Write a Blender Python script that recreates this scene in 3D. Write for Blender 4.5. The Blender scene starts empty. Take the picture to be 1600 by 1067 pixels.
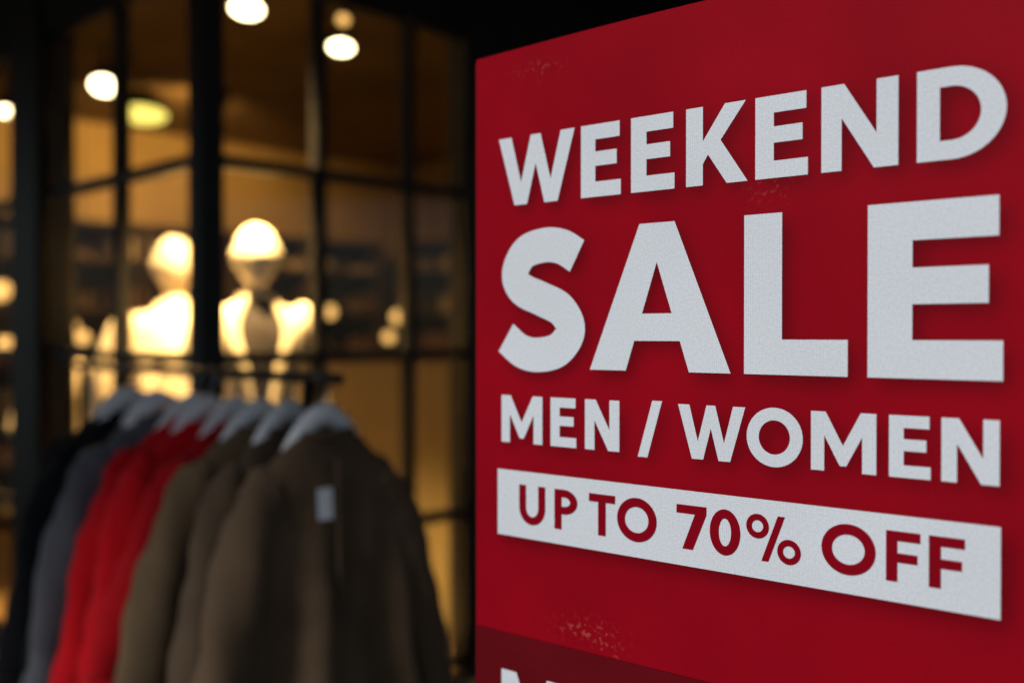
import bpy, bmesh, math, random
import numpy as np
from mathutils import Vector, Matrix
random.seed(7)
R = math.radians
scn = bpy.context.scene
scn.view_settings.view_transform = 'Standard'
scn.view_settings.look = 'None'
scn.view_settings.exposure = 0

# ------------------------------------------------------------------ materials
def mat(name, col, rough=0.6, metal=0.0, var=0.0, vscale=8.0, bump=0.0, bscale=200.0, emit=None, estr=0.0, sheen=0.0, spec=0.5):
    m = bpy.data.materials.new(name); m.use_nodes = True
    nt = m.node_tree; b = nt.nodes['Principled BSDF']
    b.inputs['Roughness'].default_value = rough
    b.inputs['Metallic'].default_value = metal
    b.inputs['Specular IOR Level'].default_value = spec
    if sheen: b.inputs['Sheen Weight'].default_value = sheen
    tc = nt.nodes.new('ShaderNodeTexCoord')
    c = (*col, 1)
    if var > 0:
        n = nt.nodes.new('ShaderNodeTexNoise'); n.inputs['Scale'].default_value = vscale
        n.inputs['Detail'].default_value = 3
        nt.links.new(tc.outputs['Object'], n.inputs['Vector'])
        r = nt.nodes.new('ShaderNodeValToRGB')
        r.color_ramp.elements[0].position = 0.3; r.color_ramp.elements[1].position = 0.7
        r.color_ramp.elements[0].color = (*[x*(1-var) for x in col], 1)
        r.color_ramp.elements[1].color = (*[min(1, x*(1+var)) for x in col], 1)
        nt.links.new(n.outputs['Fac'], r.inputs['Fac'])
        nt.links.new(r.outputs['Color'], b.inputs['Base Color'])
    else:
        b.inputs['Base Color'].default_value = c
    if bump > 0:
        n2 = nt.nodes.new('ShaderNodeTexNoise'); n2.inputs['Scale'].default_value = bscale
        n2.inputs['Detail'].default_value = 1
        nt.links.new(tc.outputs['Object'], n2.inputs['Vector'])
        bp = nt.nodes.new('ShaderNodeBump'); bp.inputs['Strength'].default_value = bump
        bp.inputs['Distance'].default_value = 0.002
        nt.links.new(n2.outputs['Fac'], bp.inputs['Height'])
        nt.links.new(bp.outputs['Normal'], b.inputs['Normal'])
    if emit:
        b.inputs['Emission Color'].default_value = (*emit, 1)
        b.inputs['Emission Strength'].default_value = estr
    return m

M_black = mat('black_metal', (0.010, 0.009, 0.008), 0.5, 0.0, 0.3, 6, spec=0.3)
M_fascia = mat('dark_fascia', (0.014, 0.013, 0.012), 0.7, 0, 0.3, 3, spec=0.2)
M_ceil = mat('dark_ceiling', (0.045, 0.028, 0.014), 0.8, 0, 0.3, 2)
M_ceil2 = mat('brown_ceiling', (0.14, 0.085, 0.028), 0.8, 0, 0.3, 2)
M_tan = mat('tan_plaster', (0.46, 0.32, 0.13), 0.85, 0, 0.12, 1.5, 0.2, 60)
M_panel = mat('olive_panel', (0.22, 0.16, 0.06), 0.85, 0, 0.12, 1.5)
M_wood = mat('dark_wood', (0.085, 0.048, 0.018), 0.5, 0, 0.4, 4)
M_floor = mat('shop_floor_wood', (0.20, 0.12, 0.05), 0.45, 0, 0.3, 3)
M_pave = mat('pavement_stone', (0.12, 0.115, 0.11), 0.8, 0, 0.25, 5, 0.4, 80)
M_asph = mat('asphalt', (0.05, 0.05, 0.05), 0.9, 0, 0.3, 10, 0.5, 150)
M_mann = mat('mannequin_cream', (0.82, 0.70, 0.50), 0.4, 0, 0.04, 4)
M_cream = mat('cream_cloth', (0.80, 0.66, 0.44), 0.9, 0, 0.10, 7, 0.3, 300, sheen=0.2)
M_dark = mat('dark_shirt', (0.03, 0.02, 0.015), 0.9, 0, 0.3, 10)
M_trous = mat('beige_trousers', (0.52, 0.34, 0.18), 0.9, 0, 0.15, 9)
M_chrome = mat('rack_metal', (0.04, 0.036, 0.03), 0.35, 0.8, 0.2, 5)
M_hook = mat('hook_metal', (0.4, 0.4, 0.4), 0.25, 1.0)
M_hang = mat('white_hanger', (0.85, 0.85, 0.85), 0.35, 0, 0.03, 10)
M_tag = mat('paper_tag', (0.85, 0.85, 0.87), 0.8, 0, 0.05, 30)
M_lamp = mat('lamp_glass', (1, 0.9, 0.7), 0.4, emit=(1, 0.80, 0.46), estr=16)
M_globe = mat('globe_glass', (1, 0.8, 0.5), 0.4, emit=(1, 0.55, 0.16), estr=1.8)
M_green = mat('tinted_lamp', (0.8, 0.8, 0.3), 0.4, emit=(0.85, 0.70, 0.14), estr=2.2)
M_stack = [mat('folded_cloth_%d' % i, c, 0.95, 0, 0.15, 12) for i, c in enumerate([(0.45,0.32,0.18),(0.2,0.11,0.06),(0.5,0.40,0.25),(0.1,0.08,0.06)])]

def fabric(name, col, var=0.15):
    return mat(name, col, 0.92, 0, var, 9, 0.5, 420, sheen=0.06, spec=0.12)

glass = bpy.data.materials.new('window_glass'); glass.use_nodes = True
nt = glass.node_tree; nt.nodes.clear()
o = nt.nodes.new('ShaderNodeOutputMaterial'); mx = nt.nodes.new('ShaderNodeMixShader')
tr = nt.nodes.new('ShaderNodeBsdfTransparent'); gl = nt.nodes.new('ShaderNodeBsdfGlossy')
tr.inputs['Color'].default_value = (0.95, 0.95, 0.92, 1); gl.inputs['Roughness'].default_value = 0.02
mx.inputs['Fac'].default_value = 0.025
nt.links.new(tr.outputs[0], mx.inputs[1]); nt.links.new(gl.outputs[0], mx.inputs[2]); nt.links.new(mx.outputs[0], o.inputs[0])

# ------------------------------------------------------------------ helpers
def empty(name, loc=(0, 0, 0)):
    e = bpy.data.objects.new(name, None); e.location = loc; e.empty_display_size = 0.2
    scn.collection.objects.link(e); return e

def link(name, me, m, parent=None, M=None, local=False, smooth=False):
    ob = bpy.data.objects.new(name, me); scn.collection.objects.link(ob)
    if m: me.materials.append(m)
    if M is not None: ob.matrix_world = M
    if parent:
        ob.parent = parent
        if not local: ob.matrix_parent_inverse = Matrix.Translation(-Vector(parent.location))
    if smooth: me.polygons.foreach_set('use_smooth', [True]*len(me.polygons))
    return ob

def mesh(name, vs, fs):
    me = bpy.data.meshes.new(name); me.from_pydata([tuple(v) for v in vs], [], fs); me.update(); return me

def box(name, lo, hi, m, parent=None, M=None, bevel=0.0, local=False):
    bm = bmesh.new(); bmesh.ops.create_cube(bm, size=1)
    for v in bm.verts:
        v.co = Vector([(lo[i]+hi[i])/2 + v.co[i]*(hi[i]-lo[i]) for i in range(3)])
    if bevel: bmesh.ops.bevel(bm, geom=bm.edges[:], offset=bevel, segments=2, affect='EDGES')
    me = bpy.data.meshes.new(name); bm.to_mesh(me); bm.free()
    return link(name, me, m, parent, M, local)

def cat(P, n=8):
    P = [Vector(p) for p in P]; out = []
    Q = [P[0]*2-P[1]] + P + [P[-1]*2-P[-2]]
    for i in range(1, len(Q)-2):
        for k in range(n):
            t = k/n
            out.append(0.5*((2*Q[i]) + (Q[i+1]-Q[i-1])*t + (2*Q[i-1]-5*Q[i]+4*Q[i+1]-Q[i+2])*t*t + (3*Q[i]-Q[i-1]-3*Q[i+1]+Q[i+2])*t**3))
    out.append(P[-1]); return out

def tube_geo(path, radii, seg=12, flat=1.0, ref=Vector((0, 1, 0)), wob=0.0, ph=0.0):
    vs = []; fs = []; n = len(path)
    for i, p in enumerate(path):
        t = (path[min(i+1, n-1)] - path[max(i-1, 0)]).normalized()
        a = ref - t*ref.dot(t)
        if a.length < 1e-4: a = Vector((1, 0, 0)) - t*t.x
        a.normalize(); b = t.cross(a)
        r = radii[i] if hasattr(radii, '__len__') else radii
        for k in range(seg):
            th = 2*math.pi*k/seg
            rr = r*(1 + wob*math.sin(3*th + ph + i*0.5) + wob*0.5*math.sin(i*1.7+ph))
            vs.append(p + a*math.cos(th)*rr*flat + b*math.sin(th)*rr)
    for i in range(n-1):
        for k in range(seg):
            fs.append((i*seg+k, i*seg+(k+1) % seg, (i+1)*seg+(k+1) % seg, (i+1)*seg+k))
    fs.append(tuple(range(seg))[::-1]); fs.append(tuple((n-1)*seg+k for k in range(seg)))
    return vs, fs

def tube(name, pts, rad, m, parent=None, M=None, seg=12, flat=1.0, n=6, smoothpath=True, local=False, wob=0, ph=0, ref=Vector((0,1,0))):
    P = cat(pts, n) if smoothpath and len(pts) > 2 else [Vector(p) for p in pts]
    if hasattr(rad, '__len__'):
        rr = [float(x) for x in np.interp(np.linspace(0, 1, len(P)), np.linspace(0, 1, len(rad)), rad)]
    else: rr = [rad]*len(P)
    vs, fs = tube_geo(P, rr, seg, flat, ref, wob, ph)
    return link(name, mesh(name, vs, fs), m, parent, M, local, smooth=True)

def loft_geo(rings):
    seg = len(rings[0]); vs = [v for r in rings for v in r]; fs = []
    for i in range(len(rings)-1):
        for k in range(seg):
            fs.append((i*seg+k, i*seg+(k+1) % seg, (i+1)*seg+(k+1) % seg, (i+1)*seg+k))
    return vs, fs

# ------------------------------------------------------------------ ground
g = box('ground', (-150, -150, -0.3), (150, 150, -0.15), M_asph)
pv = empty('pavement')
box('slab', (-12, -2.5, -0.149), (12, 14, -0.004), M_pave, pv)
for i in range(-11, 12):
    box('kerb_stone', (i-0.497, -2.65, -0.149), (i+0.497, -2.503, 0.0), M_pave, pv, bevel=0.008)
for j in range(-4, 10):
    box('joint_a', (-11.9, j*0.6-0.003, -0.0039), (11.9, j*0.6+0.003, -0.0005), M_fascia, pv)
for i in range(-12, 13):
    box('joint_b', (i*0.6-0.003, -2.4, -0.0039), (i*0.6+0.003, 5.9, -0.0002), M_fascia, pv)

# ------------------------------------------------------------------ shop building
C = Vector((-1.08, 3.5, 0))
a1 = math.atan2(0.724, 0.69)
M1 = Matrix.Translation(C) @ Matrix.Rotation(a1, 4, 'Z')     # +x = along right wall, +y = along left wall (interior x>0,y>0)
shop = empty('shop_building', (C.x, C.y, 0))
HB = [0.06, 0.71, 1.41, 2.11, 2.81]
S = 0.022
box('corner_post', (-0.03, -0.03, 0), (0.062, 0.062, 3.3), M_black, shop, M1, 0.004)
ts = [0.48, 0.93]
for t in ts: box('mullion', (t-S, -0.03, 0.10), (t+S, 0.03, 2.79), M_black, shop, M1, 0.003)
prev = 0.062
segs = []
for t in ts+[1.25]:
    segs.append((prev, t-S)); prev = t+S
for a, b in segs:
    for h in HB: box('transom', (a, -0.026, h-0.021), (b, 0.026, h+0.021), M_black, shop, M1)
box('window_pane', (0.062, -0.003, 0.02), (1.24, 0.003, 2.82), glass, shop, M1)
box('door_post', (1.228, -0.05, 0), (1.42, 0.07, 3.3), M_black, shop, M1, 0.004)
box('side_wall', (1.42, -0.04, 0), (7.0, 0.16, 3.3), M_fascia, shop, M1)
tl = [0.64, 1.18]
for t in tl: box('mullion', (-0.03, t-S, 0.10), (0.03, t+S, 2.79), M_black, shop, M1, 0.003)
prev = 0.062
for t in tl+[1.33]:
    for h in HB: box('transom', (-0.026, prev, h-0.021), (0.026, t-S, h+0.021), M_black, shop, M1)
    prev = t+S
box('window_pane', (-0.003, 0.062, 0.02), (0.003, 1.31, 2.82), glass, shop, M1)
box('pier', (-0.07, 1.308, 0), (0.10, 1.62, 3.3), M_black, shop, M1, 0.005)
prev = 1.62
for t in [2.2, 2.8, 3.4, 4.0, 4.6]:
    box('mullion', (-0.03, t-S, 0.10), (0.03, t+S, 2.79), M_black, shop, M1)
    for h in HB: box('transom', (-0.026, prev, h-0.021), (0.026, t-S, h+0.021), M_black, shop, M1)
    prev = t+S
box('window_pane', (-0.003, 1.62, 0.02), (0.003, 4.62, 2.82), glass, shop, M1)
box('end_wall', (-0.04, 4.622, 0), (0.16, 6.0, 3.3), M_fascia, shop, M1)
box('fascia', (0.062, -0.04, 2.832), (1.228, 0.05, 3.3), M_fascia, shop, M1)
box('fascia', (-0.04, 0.062, 2.832), (0.05, 1.308, 3.3), M_fascia, shop, M1)
box('fascia', (-0.04, 1.62, 2.832), (0.05, 4.622, 3.3), M_fascia, shop, M1)
E = 5.2
box('shop_floor', (0.0, 0.0, -0.003), (E, E, 0.004), M_floor, shop, M1)
box('shop_ceiling', (0.17, 0.17, 3.285), (E-.01, E-.01, 3.297), M_ceil2, shop, M1)
box('window_plinth', (0.07, 0.07, 0.004), (1.05, 1.5, 0.10), M_cream, shop, M1, 0.005)
box('back_wall', (E, 0.16, 0), (E+0.15, E+0.15, 3.3), M_tan, shop, M1)
box('back_wall', (0.16, E, 0), (E, E+0.15, 3.3), M_tan, shop, M1)
box('roof_with_shade_overhang', (-9, 0.45, 3.302), (9, 14, 3.6), M_ceil, shop)  # shop roof; unseen front overhang added to keep daylight off rack and window
def shelving(name, along, L0, L1):
    e = empty(name, (C.x, C.y, 0))
    def bx(nm, u0, u1, d0, d1, z0, z1, m):
        if along == 'y': lo, hi = (E-d1, u0, z0), (E-d0, u1, z1)
        else: lo, hi = (u0, E-d1, z0), (u1, E-d0, z1)
        box(nm, lo, hi, m, e, M1)
    bx('backboard', L0, L1, 0.002, 0.03, 0.01, 2.40, M_wood)
    n = int((L1-L0)/0.8)
    for i in range(n+1):
        u = L0+0.02+(L1-L0-0.04)*i/n
        bx('upright', u-0.018, u+0.018, 0.031, 0.40, 0.01, 2.38, M_wood)
    for k, z in enumerate([0.1, 0.5, 0.9, 1.3, 1.7, 2.1, 2.40]):
        bx('shelf', L0-0.005, L1+0.005, 0.032, 0.41, z-0.012, z+0.012, M_wood)
        if z < 2.3:
            for i in range(n*3):
                if random.random() < 0.45:
                    u = L0+(i+0.5)*(L1-L0)/(n*3)
                    hh = random.uniform(0.05, 0.22)
                    bx('folded_clothes', u-0.10, u+0.10, 0.10, 0.36, z+0.013, z+0.013+hh, random.choice(M_stack))
    return e
shelving('wall_shelf', 'y', 0.5, 4.7)
shelving('wall_shelf', 'x', 0.4, 4.7)
dp = empty('display_partition', (C.x, C.y, 0))
box('panel', (1.55, 0.35, 0.005), (1.62, 1.75, 1.36), M_panel, dp, M1, 0.004)
box('cap', (1.53, 0.33, 1.361), (1.64, 1.77, 1.39), M_wood, dp, M1, 0.003)
def ball(name, loc, r, m, e):
    bm = bmesh.new(); bmesh.ops.create_uvsphere(bm, u_segments=20, v_segments=12, radius=r)
    me = bpy.data.meshes.new(name); bm.to_mesh(me); bm.free()
    link(name, me, m, e, Matrix.Translation(loc), smooth=True)
def globe_lamp(x, y, zb, r, st=.12):
    e = empty('globe_lamp', (x, y, zb))
    tube('base', [(x, y, zb), (x, y, zb+0.02), (x, y, zb+0.025)], [0.06, 0.06, 0.02], M_black, e)
    tube('stem', [(x, y, zb+0.02), (x, y, zb+st)], 0.008, M_black, e)
    ball('globe', (x, y, zb+st+r*0.9), r, M_globe, e)
def pendant(x, y, z, r):
    e = empty('pendant_lamp', (x, y, z))
    tube('cord', [(x, y, z+r), (x, y, 3.284)], 0.004, M_black, e, seg=8)
    tube('cap', [(x, y, z+r*0.8), (x, y, z+r*1.1), (x, y, z+r*1.5)], [r*.6, r*.5, r*.15], M_black, e)
    ball('globe', (x, y, z), r, M_globe, e)
def W(e1, e2): 
    v = M1 @ Vector((e1, e2, 0)); return v.x, v.y
sb = empty('sideboard', (C.x, C.y, 0))
box('body', (3.0, 2.2, 0.06), (3.45, 4.0, 1.30), M_wood, sb, M1, 0.006)
box('top', (2.97, 2.17, 1.301), (3.48, 4.03, 1.33), M_wood, sb, M1, 0.004)
for u in (2.5, 3.1, 3.7): box('door_seam', (2.996, u-0.004, 0.1), (2.999, u+0.004, 1.27), M_black, sb, M1)
for e1, e2, r, st in [(3.2, 2.78, 0.05, .25), (3.22, 2.92, 0.042, .10)]:
    x, y = W(e1, e2); globe_lamp(x, y, 1.33, r, st)
for p in [(-3.60, 7.0, 1.80, .07), (-3.46, 6.8, 1.42, .06), (-3.2, 7.2, 1.54, .06), (-3.02, 7.0, 1.47, .045), (-1.36, 7.4, 1.66, .05), (-3.30, 6.6, 2.95, .035), (-3.42, 7.1, 2.85, .035)]:
    pendant(*p)

# ------------------------------------------------------------------ spotlights
def spot(loc, target, energy, lampr=0.06, m=M_lamp, cone=70, col=(1, 0.58, 0.20), ceiling=3.285, light=True):
    e = empty('track_spotlight', loc)
    L = Vector(loc); d = (Vector(target)-L).normalized()
    q = d.to_track_quat('-Z', 'Y').to_matrix().to_4x4()
    T = Matrix.Translation(L) @ q
    tube('stem', [L+Vector((0, 0, 0.02)), (L.x, L.y, ceiling)], 0.012, M_black, e)
    vs, fs = tube_geo([Vector((0, 0, 0.14)), Vector((0, 0, 0.13)), Vector((0, 0, 0.02)), Vector((0, 0, 0.002))], [lampr*0.6, lampr*0.8, lampr*1.1, lampr*1.15], 20, ref=Vector((1, 0, 0)))
    fs = fs[:-1]
    link('housing', mesh('housing', vs, fs), M_black, e, T, smooth=True)
    bm = bmesh.new(); bmesh.ops.create_circle(bm, cap_ends=True, radius=lampr, segments=24)
    me = bpy.data.meshes.new('lens'); bm.to_mesh(me); bm.free()
    link('lens', me, m, e, T @ Matrix.Translation((0, 0, 0.001)))
    if light:
        ld = bpy.data.lights.new('spot_light', 'SPOT'); ld.energy = energy; ld.color = col
        ld.spot_size = R(cone); ld.spot_blend = 0.7; ld.shadow_soft_size = 0.04
        lo = bpy.data.objects.new('spot_light', ld); scn.collection.objects.link(lo)
        lo.matrix_world = T @ Matrix.Translation((0, 0, -0.03)); lo.parent = e
        lo.matrix_parent_inverse = Matrix.Translation(-L)
spot((-1.27, 4.78, 3.05), (-1.23, 4.4, 1.9), 40, 0.072, light=False)
spot((-2.48, 6.06, 3.0), (-2.3, 5.2, 1.6), 110, 0.072, cone=110)
spot((-0.90, 5.25, 3.0), (-0.87, 4.9, 1.9), 40, 0.06, light=False)
spot((-0.88, 5.2, 3.13), (-0.85, 4.4, 2.3), 5, 0.030, M_globe, light=False)
spot((-3.43, 6.76, 3.0), (-3.2, 6.0, 1.0), 60, 0.05, light=False)
spot((-2.60, 7.0, 3.03), (-2.55, 6.8, 1.9), 5, 0.17, M_green, light=False)
spot((-2.75, 6.15, 3.02), (-3.0, 5.4, 1.9), 5, 0.035, M_globe, light=False)
spot((-2.45, 6.3, 3.2), (-2.4, 5.4, 2.6), 5, 0.035, M_globe, light=False)
spot((-1.03, 3.72, 3.16), (-1.05, 4.08, 1.5), 2000, 0.05, cone=46, col=(1, .66, .29))
spot((-1.62, 4.06, 3.16), (-1.47, 4.34, 1.45), 1900, 0.05, cone=46, col=(1, .66, .29))
for e1, e2, tx, ty, en in [(3.4, 2.2, E, 1.8, 230), (1.9, 3.2, 2.0, E, 170)]:
    x, y = W(e1, e2); a, b = W(tx, ty)
    spot((x, y, 3.12), (a, b, 2.0), en, 0.05, cone=135)

# ------------------------------------------------------------------ mannequins
def mannequin(x, y, rot, z0, style, arm=0.0):
    e = empty('mannequin', (x, y, z0))
    T = Matrix.Translation((x, y, z0)) @ Matrix.Rotation(rot, 4, 'Z')
    V = [(0,0,.98,.13,.10),(0,0,1.12,.11,.085),(0,-.005,1.32,.145,.105),(0,0,1.44,.12,.085),(0,0,1.525,.064,.064),(0,-.01,1.60,.060,.060)]
    Ed = [(0,1),(1,2),(2,3),(3,4),(4,5)]
    for s in (-1, 1):
        b = len(V)
        V += [(s*.17,0,1.465,.055,.055),(s*(.235+arm),.03,1.19,.042,.042),(s*(.245+arm*.3),-.06,.96,.028,.028),(s*(.24+arm*.2),-.085,.90,.034,.018)]
        Ed += [(3,b),(b,b+1),(b+1,b+2),(b+2,b+3)]
        for k in range(4):
            c = len(V); ln = [.075,.085,.08,.06][k]
            V += [(s*.24+(k-1.5)*.017,-.09,.86,.009,.009),(s*.24+(k-1.5)*.02,-.10,.86-ln*.5,.008,.008),(s*.24+(k-1.5)*.02,-.092,.86-ln,.007,.007)]
            Ed += [(b+3,c),(c,c+1),(c+1,c+2)]
        c = len(V); V += [(s*.24-s*.035,-.11,.88,.010,.010),(s*.24-s*.045,-.13,.85,.008,.008)]; Ed += [(b+3,c),(c,c+1)]
        c = len(V); V += [(s*.09,0,.92,.09,.09),(s*.10,-.01,.50,.055,.06),(s*.11,.02,.10,.036,.04),(s*.12,-.10,.03,.038,.025)]
        Ed += [(0,c),(c,c+1),(c+1,c+2),(c+2,c+3)]
    me = bpy.data.meshes.new('body'); me.from_pydata([v[:3] for v in V], Ed, []); me.update()
    ob = link('body', me, M_mann, e, T)
    ob.modifiers.new('skin', 'SKIN'); ob.modifiers['skin'].use_smooth_shade = True
    for i, sv in enumerate(me.skin_vertices[0].data): sv.radius = (V[i][3], V[i][4]); sv.use_root = (i == 0)
    sub = ob.modifiers.new('sub', 'SUBSURF'); sub.levels = 1; sub.render_levels = 1
    rings = []; n = 24
    for i in range(25):
        ph = math.pi*i/24; z = math.cos(ph); s = math.sin(ph)
        ring = []
        for k in range(n):
            th = 2*math.pi*k/n; cx, cy = math.cos(th), math.sin(th)
            w = 0.092*(1-0.16*max(0, -z)); dpt = 0.108*(1-0.08*max(0, -z))
            px, py, pz = cx*s*w, cy*s*dpt, z*0.130
            if cy < -0.2:
                f = (-cy)*math.exp(-(cx/0.22)**2)
                py -= 0.018*f*math.exp(-((z+0.10)/0.14)**2)
                py -= 0.008*f*math.exp(-((z+0.48)/0.09)**2)
                py -= 0.012*(-cy)*math.exp(-((z+0.80)/0.15)**2)
                py += 0.007*math.exp(-((abs(cx)-0.42)/0.16)**2)*math.exp(-((z-0.08)/0.12)**2)
            if abs(cx) > 0.93 and abs(z+0.05) < 0.22: px += math.copysign(0.010, cx)
            ring.append((px, py, pz))
        rings.append(ring)
    vs, fs = loft_geo(rings)
    # head tipped back a little on the neck
    link('head', mesh('head', vs, fs), M_mann, e, T @ Matrix.Translation((0, -0.02, 1.712)) @ Matrix.Rotation(R(-8), 4, 'X'), smooth=True)
    prof = [(.80,.205,.135),(.92,.200,.13),(1.08,.170,.115),(1.22,.185,.125),(1.34,.200,.13),(1.42,.205,.115),(1.465,.185,.10),(1.50,.13,.08),(1.53,.084,.076),(1.555,.072,.070)]
    zz = [p[0] for p in prof]
    def tor(th, z, off=0.0):
        w = np.interp(z, zz, [p[1] for p in prof])+off; d = np.interp(z, zz, [p[2] for p in prof])+off
        f = 0.006*math.sin(5*th+z*9)*(1 if z < 1.4 else 0)
        return ((w+f)*math.cos(th), (d+f)*math.sin(th), z)
    rings = [[tor(2*math.pi*k/32, z) for k in range(32)] for z in np.linspace(.80, 1.555, 30)]
    vs, fs = loft_geo(rings); link('jacket_body', mesh('jacket', vs, fs), M_cream, e, T, smooth=True)
    for s in (-1, 1):
        tube('sleeve', [(s*.15, 0, 1.475), (s*.20, .005, 1.43), (s*(.245+arm), .03, 1.19), (s*(.25+arm*.3), -.05, .97)], [.055, .072, .060, .046], M_cream, e, T, seg=16, wob=0.05, ph=s)
        tube('trouser_leg', [(s*.08, 0, .95), (s*.10, -.01, .52), (s*.11, .015, .12)], [.105, .080, .065], M_trous, e, T, seg=16, wob=0.04)
    tube('stand_rod', [(0, .06, 0), (0, .06, .9)], .012, M_hook, e, T)
    tube('stand_plate', [(0, .02, 0.001), (0, .02, .01), (0, .02, 0.012)], [.17, .17, .16], M_hook, e, T, seg=32, smoothpath=False)
    if style == 'open':
        vs = []; fs = []; zs = np.linspace(.98, 1.545, 18); n = 9
        for z in zs:
            hw = np.interp(z, [.98, 1.2, 1.545], [.10, .30, .55])
            for k in range(n):
                vs.append(tor(-math.pi/2 + hw*(k/(n-1)*2-1), z, 0.005))
        for i in range(len(zs)-1):
            for k in range(n-1): fs.append((i*n+k, i*n+k+1, (i+1)*n+k+1, (i+1)*n+k))
        link('dark_shirt', mesh('shirt', vs, fs), M_dark, e, T, smooth=True)
        for s in (-1, 1):
            pts = []
            for z in (1.55, 1.42, 1.28, 1.10, .99):
                hw = np.interp(z, [.98, 1.2, 1.545], [.12, .34, .62])
                pts.append(tor(-math.pi/2 + s*hw, z, 0.010))
            tube('lapel', pts, [.012, .022, .024, .015, .006], M_cream, e, T, flat=0.35)
    return e
mannequin(-1.05, 4.08, R(26), 0.10, 'open', 0.0)
mannequin(-1.47, 4.34, R(200), 0.08, 'plain', 0.05)

DX, DY = -2.22, 5.0
df = empty('dress_form', (DX, DY, 0))
T = Matrix.Translation((DX, DY, 0)) @ Matrix.Rotation(R(35), 4, 'Z')
prof = [(.72,.15,.12),(.90,.17,.13),(1.02,.125,.10),(1.15,.16,.12),(1.24,.17,.115),(1.29,.15,.09),(1.32,.07,.06),(1.38,.05,.05),(1.40,.02,.02)]
vs, fs = loft_geo([[(w*math.cos(2*math.pi*k/28), d*math.sin(2*math.pi*k/28), z) for k in range(28)] for z, w, d in prof])
link('bust', mesh('bust', vs, fs), M_cream, df, T, smooth=True)
for s in (-1, 1): tube('sleeve', [(s*.12, 0, 1.27), (s*.19, 0, 1.2), (s*.25, -.02, 1.0)], [.05, .055, .05], M_cream, df, T)
tube('pole', [(0, 0, 0.02), (0, 0, .75)], .014, M_wood, df, T)
for k in range(3):
    a = k*2.094; tube('foot', [(0, 0, .10), (.10*math.cos(a), .10*math.sin(a), .08), (.22*math.cos(a), .22*math.sin(a), .02)], .012, M_wood, df, T)
spot((-2.08, 4.70, 3.14), (DX, DY, 1.2), 1300, 0.05, cone=32, col=(1, .62, .24))

# ------------------------------------------------------------------ clothes rack + garments
RH = 1.395
A0 = Vector((-0.435, 2.30, 0)); rd = Vector((-0.73, 0.685, 0)).normalized()
rk_rot = math.atan2(rd.y, rd.x) - math.pi/2
rack = empty('clothes_rack', tuple(A0))
TR = Matrix.Translation(A0) @ Matrix.Rotation(rk_rot, 4, 'Z')
tube('rail', [(0, -0.06, RH), (0, 1.35, RH)], 0.013, M_chrome, rack, TR)
for yy in (0.06, 1.28):
    tube('upright', [(0, yy, 0.10), (0, yy, RH-0.012)], 0.014, M_chrome, rack, TR)
    tube('foot', [(-0.25, yy, 0.09), (0.25, yy, 0.09)], 0.014, M_chrome, rack, TR)
    for xx in (-0.24, 0.24):
        tube('castor', [(xx-0.012, yy, 0.035), (xx+0.012, yy, 0.035)], 0.034, M_black, rack, TR, seg=16, smoothpath=False)
        tube('castor_stem', [(xx, yy, 0.06), (xx, yy, 0.09)], 0.008, M_chrome, rack, TR)
tube('lower_bar', [(0, 0.06, 0.16), (0, 1.28, 0.16)], 0.011, M_chrome, rack, TR)

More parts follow.
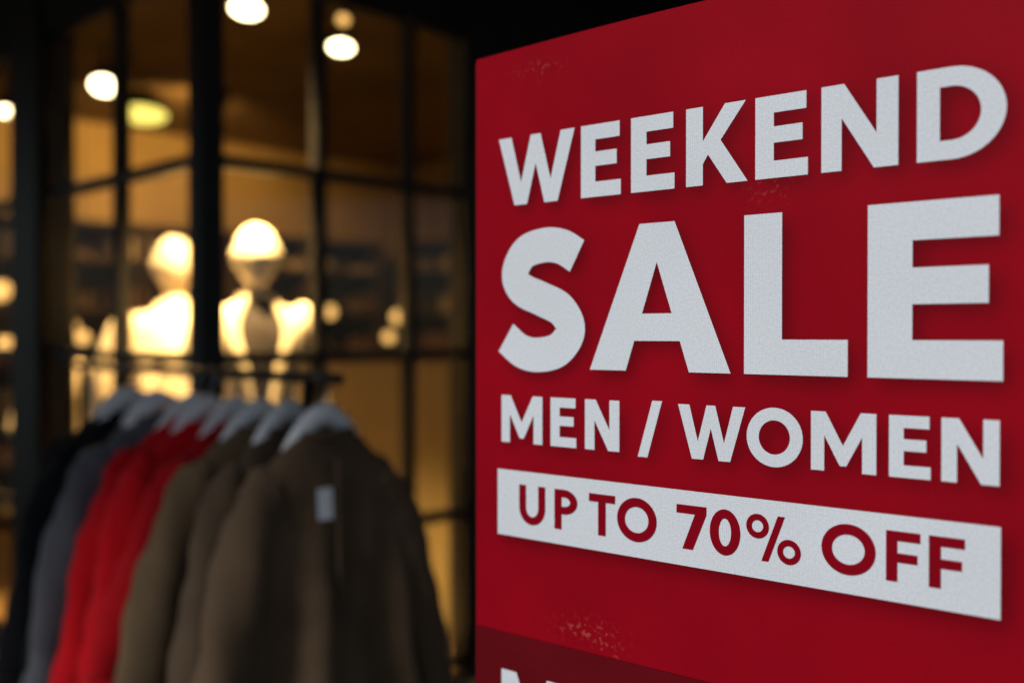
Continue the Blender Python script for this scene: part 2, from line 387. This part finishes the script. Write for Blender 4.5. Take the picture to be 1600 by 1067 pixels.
def garment(name, t, m, length=0.95, hw=0.19, dep=0.05, twist=0.0, seed=0, tag=False, flare=0.10, sleeve=0.60, dx=0.0, sf=0.13, lean=0.0):
    rnd = random.Random(seed)
    p = A0 + rd*t
    e = empty(name, (p.x, p.y, RH))
    T = Matrix.Translation((p.x, p.y, RH)) @ Matrix.Rotation(rk_rot+twist, 4, 'Z') @ Matrix.Translation((dx, 0, 0)) @ Matrix.Rotation(lean, 4, 'Y')
    tube('hanger', [(-hw*.85, 0, -.245), (-.12, 0, -.195), (-.060, 0, -.118), (0, 0, -.082), (.060, 0, -.118), (.12, 0, -.195), (hw*.85, 0, -.245)], [.010, .015, .023, .028, .023, .015, .010], M_hang, e, T, flat=0.8)
    tube('hook', [(0, 0, -.09), (0, 0, -.05), (.012, 0, -.028), (.02, 0, -.004), (.012, 0, .016), (-.004, 0, .020), (-.018, 0, .008), (-.018, 0, -.004)], .0022, M_hook, e, T, seg=8)
    N = 64; rings = []
    f1, f2, f3 = rnd.uniform(0, 6), rnd.uniform(0, 6), rnd.uniform(0, 6)
    zs = list(np.linspace(-.124, -.240, 10)) + list(np.linspace(-.26, -length, 40))
    for z in zs:
        if z > -.241:
            q = (z+.124)/(-.116); w = .074+(hw-.074)*q**0.8; d = .030+.018*q
        else:
            q = (z+.240)/(-length+.240); w = hw+flare*q; d = .048+(dep-.02)*q
        r = []
        for k in range(N):
            th = 2*math.pi*k/N; c, s = math.cos(th), math.sin(th)
            a = 0.030*max(0, min(1, (-z-.2)/.5))
            x = w*math.copysign(abs(c)**0.8, c)
            y = d*math.copysign(abs(s)**0.7, s)
            xn = x/w*hw
            fold = a*(math.sin(xn*30+f1+z*2.6)+0.6*math.sin(xn*57+f2-z*4.0)) + 0.006*math.sin(x*25+z*22+f3) + 0.010*math.sin(xn*14+z*9+f2)*min(1, max(0, (-z-.2)/.15))
            zz = z - 0.012*math.sin(x*20+f1)*(1 if z < -length+.03 else 0)
            r.append((x + a*0.3*math.sin(z*11+f2), y+fold, zz))
        rings.append(r)
    vs, fs = loft_geo(rings)
    link('body', mesh('body', vs, fs), m, e, T, smooth=True)
    cp = [(.074*math.cos(k*math.pi/8), .034*math.sin(k*math.pi/8), -.120-.008*abs(math.sin(k*math.pi/16))) for k in range(17)]
    tube('collar', cp, .010, m, e, T, n=2)
    tube('placket', [(0, -.052, -.18), (.004, -.056, -.5), (0, -.07, -length+.03)], .006, m, e, T)
    for s in (-1, 1):
        j = rnd.uniform(-.03, .03); k = sf+rnd.uniform(-.03, .03)
        tube('sleeve', [(s*(hw-.07), 0, -.222), (s*(hw-.02), 0, -.262), (s*(hw+k*.45), -.012+j, -.46), (s*(hw+k), -.015+j*2, -.20-sleeve)], [.036, .060, .066, .056], m, e, T, seg=20, flat=.75, n=10, wob=0.10, ph=rnd.uniform(0, 6))
        tube('cuff', [(s*(hw+k-.002), -.015+j*2, -.188-sleeve), (s*(hw+k+.003), -.015+j*2, -.218-sleeve)], .060, m, e, T, seg=20, flat=.75)
    if tag:
        link('price_tag', mesh('tag', [(-.100,-.112,-.232),(-.060,-.112,-.232),(-.060,-.116,-.300),(-.100,-.116,-.300)], [(0,1,2,3)]), M_tag, e, T)
        tube('tag_string', [(-.06, -.03, -.15), (-.078, -.09, -.20), (-.080, -.112, -.232)], .001, M_dark, e, T, seg=6)
    return e

brown1 = fabric('brown_wool', (0.118, 0.074, 0.042)); brown2 = fabric('olive_brown_wool', (0.150, 0.098, 0.052))
brown3 = fabric('taupe_wool', (0.095, 0.062, 0.037))
red1 = fabric('red_knit', (0.64, 0.006, 0.012), .10); red2 = fabric('dark_red_knit', (0.46, 0.005, 0.010), .10)
grey = fabric('grey_knit', (0.13, 0.13, 0.145)); blk = fabric('black_wool', (0.010, 0.010, 0.012))
garment('brown_coat', 0.0, brown1, 1.02, .185, tag=True, seed=1, flare=.11, sf=.14)
garment('brown_coat', 0.14, brown3, 1.0, .19, seed=2, twist=.12)
garment('brown_coat', 0.23, brown2, 0.98, .19, seed=3, twist=-.05, dx=-.02)
garment('red_sweater', 0.36, red2, 0.66, .19, seed=5, flare=.05, twist=.10, dx=-.01, sleeve=.50)
garment('red_sweater', 0.44, red1, 0.70, .20, seed=6, flare=.06, dx=-.04, sleeve=.52)
garment('red_sweater', 0.55, red1, 0.72, .195, seed=7, flare=.06, dx=-.02, twist=-.10, sleeve=.54)
garment('grey_cardigan', 0.67, grey, 0.84, .20, seed=8, dx=-.05, twist=-.05)
garment('black_coat', 0.78, blk, 0.80, .195, seed=10, dx=-.01, twist=.05)
garment('black_coat', 0.90, blk, 0.82, .20, seed=11, dx=-.02)
garment('black_coat', 0.99, blk, 0.80, .195, seed=12, dx=-.0, twist=-.06)

# ------------------------------------------------------------------ sale sign
th = R(39.5)
sgn = empty('sale_sign')
ux = Vector((math.cos(th), -math.sin(th), 0)); uy = Vector((0, 0, 1)); uz = ux.cross(uy)
Ms = Matrix.Identity(4)
for i, a in enumerate((ux, uy, uz)):
    for j in range(3): Ms[j][i] = a[j]
Ms.translation = Vector((-0.01697, 1.2, 1.5))
sgn.matrix_world = Ms

def arc(cx, cy, rx, ry, a0, a1, n=24, p=1.0):
    out = []
    for k in range(n+1):
        a = R(a0+(a1-a0)*k/n); c, s = math.cos(a), math.sin(a)
        out.append((cx+rx*math.copysign(abs(c)**p, c), cy+ry*math.copysign(abs(s)**p, s)))
    return out
def ring(cx, cy, rx, ry, t, tv=None):
    tv = tv or t*.95
    return [arc(cx, cy, rx, ry, 0, 360, 48)[:-1], arc(cx, cy, rx-t, ry-tv, 0, 360, 40)[:-1]]
def stroke(pts, t, n=8):
    P = cat([(p[0], p[1], 0) for p in pts], n); L = []; Rr = []
    for i, p in enumerate(P):
        d = (P[min(i+1, len(P)-1)]-P[max(i-1, 0)]).normalized(); nn = Vector((-d.y, d.x, 0))
        L.append(p+nn*t/2); Rr.append(p-nn*t/2)
    return [(v.x, v.y) for v in L+Rr[::-1]]
def glyph(ch, w, h, t):
    b = t*.86
    if ch == 'E':
        m = h*.53; return [[(0,0),(0,h),(w*.97,h),(w*.97,h-b),(t,h-b),(t,m+b*.45),(w*.90,m+b*.45),(w*.90,m-b*.5),(t,m-b*.5),(t,b),(w,b),(w,0)]]
    if ch == 'F':
        m = h*.48; return [[(0,0),(0,h),(w,h),(w,h-b),(t,h-b),(t,m+b*.45),(w*.92,m+b*.45),(w*.92,m-b*.5),(t,m-b*.5),(t,0)]]
    if ch == 'L': return [[(0,0),(0,h),(t,h),(t,b),(w,b),(w,0)]]
    if ch == 'T': return [[(0,h),(w,h),(w,h-b),(w/2+t/2,h-b),(w/2+t/2,0),(w/2-t/2,0),(w/2-t/2,h-b),(0,h-b)]]
    if ch == 'N':
        d = t*1.12; return [[(0,0),(0,h),(d,h),(w-t,h*t/(w-d)),(w-t,h),(w,h),(w,0),(w-d,0),(t,h*(1-t/(w-d))),(t,0)]]
    if ch == 'M':
        return [[(0,0),(0,h),(t*1.1,h),(w*.5,h*.44),(w-t*1.1,h),(w,h),(w,0),(w-t,0),(w-t,h*.60),(w*.55,h*.10),(w*.45,h*.10),(t,h*.60),(t,0)]]
    if ch == 'W':
        return [[(0,h),(w*.175,h),(w*.305,h*.33),(w*.435,h),(w*.565,h),(w*.695,h*.33),(w*.825,h),(w,h),(w*.785,0),(w*.615,0),(w*.5,h*.58),(w*.385,0),(w*.215,0)]]
    if ch == 'K':
        return [[(0,0),(0,h),(t,h),(t,.56*h),(w*.64,h),(w*.97,h),(w*.57,.55*h),(w,0),(w*.67,0),(w*.365,.385*h),(t,.27*h),(t,0)]]
    if ch == 'A':
        l = w*.275; cb, ct, ha = h*.205, h*.39, h*.735; aL, aR = w*.375, w*.625
        f = lambda y: l+(w/2-l)*y/ha
        return [[(0,0),(aL,h),(aR,h),(w,0),(w-l,0),(w-f(cb),cb),(f(cb),cb),(l,0)], [(f(ct),ct),(w/2,ha),(w-f(ct),ct)]]
    if ch == 'D':
        k = .40
        return [[(0,0),(0,h)]+arc(w*k,h/2,w*(1-k),h/2,90,-90,28), [(t,b),(t,h-b)]+arc(w*k,h/2,w*(1-k)-t*1.03,h/2-b,90,-90,24)]
    if ch == 'P':
        k = .42; r = .31*h
        return [[(0,0),(0,h)]+arc(w*k,h-r,w*(1-k),r,90,-90,22)+[(t,h-2*r),(t,0)], [(t,h-2*r+b),(t,h-b)]+arc(w*k,h-r,w*(1-k)-t,r-b,90,-90,18)]
    if ch == 'U':
        r = .44*h
        return [[(0,h)]+[(t,h)]+arc(w/2,r,w/2-t,r-b,180,360,22)+[(w-t,h),(w,h)]+arc(w/2,r-.01*h,w/2,r,360,180,26)]
    if ch == 'O': return ring(w/2, h/2, w/2, h/2+h*.02, t)
    if ch == '0': return ring(w/2, h/2, w/2, h/2+h*.01, t, t*.9)
    if ch == '7': return [[(0,h),(w,h),(w,h-.8*t),(.2*w+1.2*t,0),(.2*w,0),(w-1.3*t,h-b),(0,h-b)]]
    if ch == '%':
        q = .265*h
        return ring(q*1.01, h-q, q, q, .135*h, .135*h)+ring(w-q*1.01, q, q, q, .135*h, .135*h)+[[(w*.285,0),(w*.585,h),(w*.715,h),(w*.415,0)]]
    if ch == '/': return [[(0,0),(w*.60,h),(w,h),(w*.40,0)]]
    if ch == 'S':
        pts = [(.905,.795),(.74,.865),(.54,.885),(.31,.84),(.195,.70),(.27,.585),(.50,.510),(.73,.43),(.835,.29),(.70,.155),(.47,.115),(.27,.14),(.085,.235)]
        return [stroke([(x*w, y*h) for x, y in pts], t)]
lines = {
 'weekend_lettering': (.1515, .0805, .0195, [('W',.002,.114),('E',.1229,.1761),('E',.1893,.2431),('K',.2568,.3262),('E',.3344,.3886),('N',.4019,.4734),('D',.4897,.5632)]),
 'sale_lettering': (-.0407, .158, .040, [('S',.002,.1295),('A',.1352,.308),('L',.3227,.4277),('E',.4462,.5612)]),
 'men_women_lettering': (-.1300, .056, .0130, [('M',.0061,.068),('E',.0800,.1165),('N',.1285,.1745),('/',.1982,.2284),('W',.2477,.3241),('O',.3257,.3842),('M',.3924,.4545),('E',.466,.5024),('N',.5115,.5588)]),
 'lower_lettering': (-.505, .102, .021, [('M',.006,.098)]),
}
red_line = ('up_to_70_percent_off_lettering', -.2245, .0458, .0103, [('U',.0337,.0725),('P',.0859,.1184),('T',.1343,.1694),('O',.1719,.2222),('7',.2462,.2813),('0',.285,.3193),('%',.3255,.3829),('O',.4031,.4545),('F',.4637,.4941),('F',.5013,.5316)])
def build_line(name, base, cap, t, gl, m, z):
    cu = bpy.data.curves.new(name, 'CURVE'); cu.dimensions = '2D'; cu.fill_mode = 'BOTH'
    loops = []
    for ch, x0, x1 in gl:
        h = cap; b0 = base
        if ch == 'S': b0 = base-.0035; h = cap+.0070
        if ch == '/': b0 = base-.003; h = cap+.005
        for lp in glyph(ch, x1-x0, h, t):
            L = [(x0+x, b0+y) for x, y in lp]; loops.append(L)
            sp = cu.splines.new('POLY'); sp.points.add(len(L)-1)
            for i, (x, y) in enumerate(L): sp.points[i].co = (x, y, 0, 1)
            sp.use_cyclic_u = True
    ob = bpy.data.objects.new(name, cu); scn.collection.objects.link(ob)
    ob.parent = sgn; ob.location = (0, 0, z); cu.materials.append(m)
    return loops

def vinyl(name, col, ink=False, var=0.05):
    m = bpy.data.materials.new(name); m.use_nodes = True; nt = m.node_tree; b = nt.nodes['Principled BSDF']
    b.inputs['Roughness'].default_value = 0.6; b.inputs['Specular IOR Level'].default_value = 0.08
    tc = nt.nodes.new('ShaderNodeTexCoord')
    n = nt.nodes.new('ShaderNodeTexNoise'); n.inputs['Scale'].default_value = 6; n.inputs['Detail'].default_value = 2
    nt.links.new(tc.outputs['Object'], n.inputs['Vector'])
    r = nt.nodes.new('ShaderNodeValToRGB'); r.color_ramp.elements[0].position = .3; r.color_ramp.elements[1].position = .7
    r.color_ramp.elements[0].color = (*[c*(1-var) for c in col], 1); r.color_ramp.elements[1].color = (*[min(1, c*(1+var)) for c in col], 1)
    nt.links.new(n.outputs['Fac'], r.inputs['Fac']); last = r.outputs['Color']
    mp = nt.nodes.new('ShaderNodeMapping'); mp.inputs['Rotation'].default_value = (0, 0, R(45)); mp.inputs['Scale'].default_value = (1900, 1900, 1900)
    nt.links.new(tc.outputs['Object'], mp.inputs['Vector'])
    sx = nt.nodes.new('ShaderNodeSeparateXYZ'); nt.links.new(mp.outputs['Vector'], sx.inputs[0])
    sa = nt.nodes.new('ShaderNodeMath'); sa.operation = 'SINE'; nt.links.new(sx.outputs[0], sa.inputs[0])
    sb_ = nt.nodes.new('ShaderNodeMath'); sb_.operation = 'SINE'; nt.links.new(sx.outputs[1], sb_.inputs[0])
    ms = nt.nodes.new('ShaderNodeMath'); ms.operation = 'MULTIPLY'; nt.links.new(sa.outputs[0], ms.inputs[0]); nt.links.new(sb_.outputs[0], ms.inputs[1])
    mr = nt.nodes.new('ShaderNodeMapRange'); mr.inputs[1].default_value = -1; mr.inputs[2].default_value = 1
    mr.inputs[3].default_value = .84; mr.inputs[4].default_value = 1.0; nt.links.new(ms.outputs[0], mr.inputs[0])
    # fine print grain
    ng = nt.nodes.new('ShaderNodeTexNoise'); ng.inputs['Scale'].default_value = 420; ng.inputs['Detail'].default_value = 1
    nt.links.new(tc.outputs['Object'], ng.inputs['Vector'])
    gr = nt.nodes.new('ShaderNodeMapRange'); gr.inputs[1].default_value = .25; gr.inputs[2].default_value = .75
    gr.inputs[3].default_value = .90; gr.inputs[4].default_value = 1.06; nt.links.new(ng.outputs['Fac'], gr.inputs[0])
    mg = nt.nodes.new('ShaderNodeMath'); mg.operation = 'MULTIPLY'; nt.links.new(mr.outputs[0], mg.inputs[0]); nt.links.new(gr.outputs[0], mg.inputs[1])
    mm = nt.nodes.new('ShaderNodeVectorMath'); mm.operation = 'SCALE'
    nt.links.new(last, mm.inputs[0]); nt.links.new(mg.outputs[0], mm.inputs['Scale']); last = mm.outputs[0]
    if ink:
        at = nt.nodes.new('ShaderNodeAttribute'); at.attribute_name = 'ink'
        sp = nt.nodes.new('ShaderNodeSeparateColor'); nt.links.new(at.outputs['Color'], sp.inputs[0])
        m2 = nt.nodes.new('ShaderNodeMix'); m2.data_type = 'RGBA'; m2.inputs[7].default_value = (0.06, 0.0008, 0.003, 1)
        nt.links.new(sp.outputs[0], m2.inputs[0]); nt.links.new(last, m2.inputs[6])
        n3 = nt.nodes.new('ShaderNodeTexNoise'); n3.inputs['Scale'].default_value = 170; n3.inputs['Detail'].default_value = 3
        nt.links.new(tc.outputs['Object'], n3.inputs['Vector'])
        r3 = nt.nodes.new('ShaderNodeValToRGB'); r3.color_ramp.elements[0].position = .56; r3.color_ramp.elements[1].position = .64
        nt.links.new(n3.outputs['Fac'], r3.inputs['Fac'])
        ml = nt.nodes.new('ShaderNodeMath'); ml.operation = 'MULTIPLY'; nt.links.new(r3.outputs['Color'], ml.inputs[0]); nt.links.new(sp.outputs[1], ml.inputs[1])
        m4 = nt.nodes.new('ShaderNodeMix'); m4.data_type = 'RGBA'; m4.inputs[7].default_value = (0.48, 0.09, 0.07, 1)
        nt.links.new(ml.outputs[0], m4.inputs[0]); nt.links.new(m2.outputs[2], m4.inputs[6]); last = m4.outputs[2]
    nt.links.new(last, b.inputs['Base Color'])
    n5 = nt.nodes.new('ShaderNodeTexNoise'); n5.inputs['Scale'].default_value = 4; n5.inputs['Detail'].default_value = 1
    nt.links.new(tc.outputs['Object'], n5.inputs['Vector'])
    bp2 = nt.nodes.new('ShaderNodeBump'); bp2.inputs['Strength'].default_value = .5; bp2.inputs['Distance'].default_value = .012
    nt.links.new(n5.outputs['Fac'], bp2.inputs['Height'])
    nt.links.new(bp2.outputs['Normal'], b.inputs['Normal'])
    return m
V_red = vinyl('red_print', (0.36, 0.0012, 0.010), True, .10)
V_white = vinyl('white_print', (0.86, 0.89, 0.92), False, .02)
V_red2 = vinyl('red_print_on_white', (0.30, 0.001, 0.010))
V_dark = vinyl('dark_red_print', (0.15, 0.004, 0.008), False, .15)
loops = []
for k, (b0, cap, t, gl) in lines.items():
    L = build_line(k, b0, cap, t, gl, V_white, .0004)
    if k != 'lower_lettering': loops += L
band = [(.0, -.163), (.560, -.1645), (.560, -.2435), (.0, -.2415)]
cu = bpy.data.curves.new('band', 'CURVE'); cu.dimensions = '2D'; cu.fill_mode = 'BOTH'
sp = cu.splines.new('POLY'); sp.points.add(3)
for i, (x, y) in enumerate(band): sp.points[i].co = (x, y, 0, 1)
sp.use_cyclic_u = True; cu.materials.append(V_white)
ob = bpy.data.objects.new('white_band', cu); scn.collection.objects.link(ob); ob.parent = sgn; ob.location = (0, 0, .0004)
loops.append(band)
build_line(*red_line, V_red2, .0008)
s0, s1, v0, v1 = -.034, .596, -.358, .334
nx, ny = 421, 461
gx = np.linspace(s0, s1, nx); gy = np.linspace(v0, v1, ny); X, Y = np.meshgrid(gx, gy)
mask = np.zeros((ny, nx), bool)
for L in loops:
    ins = np.zeros((ny, nx), bool); n = len(L)
    for i in range(n):
        xa, ya = L[i]; xb, yb = L[(i+1) % n]
        if ya == yb: continue
        c = ((ya > Y) != (yb > Y)) & (X < (xb-xa)*(Y-ya)/(yb-ya)+xa)
        ins ^= c
    mask ^= ins
mk = mask.astype(float)
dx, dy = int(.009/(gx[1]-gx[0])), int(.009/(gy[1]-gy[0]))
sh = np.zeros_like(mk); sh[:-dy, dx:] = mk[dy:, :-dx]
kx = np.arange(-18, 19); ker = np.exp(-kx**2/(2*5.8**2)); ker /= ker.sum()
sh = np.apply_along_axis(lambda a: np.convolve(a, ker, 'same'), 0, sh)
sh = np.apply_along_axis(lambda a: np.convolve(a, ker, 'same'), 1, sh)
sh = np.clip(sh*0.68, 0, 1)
sc = .8*np.exp(-(((X-.13)/.035)**2+((Y+.335)/.012)**2)) + .7*np.exp(-(((X-.165)/.015)**2+((Y+.350)/.010)**2)) + .35*np.exp(-(((X-.06)/.03)**2+((Y-.305)/.01)**2)) + .3*np.exp(-(((X-.35)/.02)**2+((Y-.14)/.012)**2))
topv = .0065*np.sin(np.pi*np.clip((X-s0)/(s1-s0), 0, 1))*np.clip((Y-.28)/(.334-.28), 0, 1)
vs = np.stack([X, Y+topv, np.zeros_like(X)], -1).reshape(-1, 3)
idx = np.arange(nx*ny).reshape(ny, nx)
fs = np.stack([idx[:-1, :-1], idx[:-1, 1:], idx[1:, 1:], idx[1:, :-1]], -1).reshape(-1, 4)
me = bpy.data.meshes.new('printed_panel'); me.from_pydata(vs.tolist(), [], fs.tolist()); me.update()
ca = me.color_attributes.new('ink', 'FLOAT_COLOR', 'POINT')
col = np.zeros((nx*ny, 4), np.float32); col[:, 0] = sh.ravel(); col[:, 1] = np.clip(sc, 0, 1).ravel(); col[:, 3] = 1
ca.data.foreach_set('color', col.ravel())
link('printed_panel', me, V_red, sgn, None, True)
box('lower_panel', (s0, -1.30, -.004), (s1, -.3585, -.0004), V_dark, sgn, None, 0, True)
box('panel_core', (s0+.001, -1.30, -.022), (s1-.001, .3325, -.0045), M_black, sgn, None, 0, True)
box('edge_strip', (s0-.0035, -1.30, -.024), (s0+.0008, .331, -.0012), V_dark, sgn, None, 0, True)
box('edge_strip', (s1-.0008, -1.30, -.024), (s1+.0035, .331, -.0012), V_dark, sgn, None, 0, True)
tube('cross_arm', [(s0-.014, .324, -.016), (s1+.014, .324, -.016)], .004, M_chrome, sgn, None, local=True)
tube('back_pole', [(.28, -1.45, -.035), (.28, .325, -.030)], .011, M_black, sgn, None, local=True)
box('base_bar', (s0+.02, -1.47, -.06), (s1-.02, -1.301, .0), M_black, sgn, None, .006, True)
for x in (.08, .48): box('base_foot', (x-.03, -1.496, -.22), (x+.03, -1.471, .16), M_black, sgn, None, .004, True)

# ------------------------------------------------------------------ light + sky
el = 46; az = 219.5
w = bpy.data.worlds.new('World'); scn.world = w; w.use_nodes = True
nt = w.node_tree; bg = nt.nodes['Background']
sky = nt.nodes.new('ShaderNodeTexSky'); sky.sky_type = 'NISHITA'; sky.sun_disc = False
sky.sun_elevation = R(el); sky.sun_rotation = R(az)
nt.links.new(sky.outputs[0], bg.inputs[0]); bg.inputs[1].default_value = 0.05
sd = bpy.data.lights.new('sun', 'SUN'); sd.energy = 2.4; sd.angle = R(14); sd.color = (.98, .98, .98)
so = bpy.data.objects.new('sun', sd); scn.collection.objects.link(so)
d = Vector((math.sin(R(az))*math.cos(R(el)), math.cos(R(az))*math.cos(R(el)), math.sin(R(el))))
so.rotation_euler = (-d).to_track_quat('-Z', 'Y').to_euler(); so.location = d*20

# ------------------------------------------------------------------ camera
cd = bpy.data.cameras.new('camera'); cam = bpy.data.objects.new('camera', cd); scn.collection.objects.link(cam)
cd.lens = 35; cd.sensor_width = 36; cd.clip_end = 500; cd.clip_start = 0.02
cam.location = (0, 0, 1.5); cam.rotation_euler = (R(90-0.48), 0, 0)
cd.dof.use_dof = True; cd.dof.focus_distance = 1.01; cd.dof.aperture_fstop = 1.7
scn.camera = cam
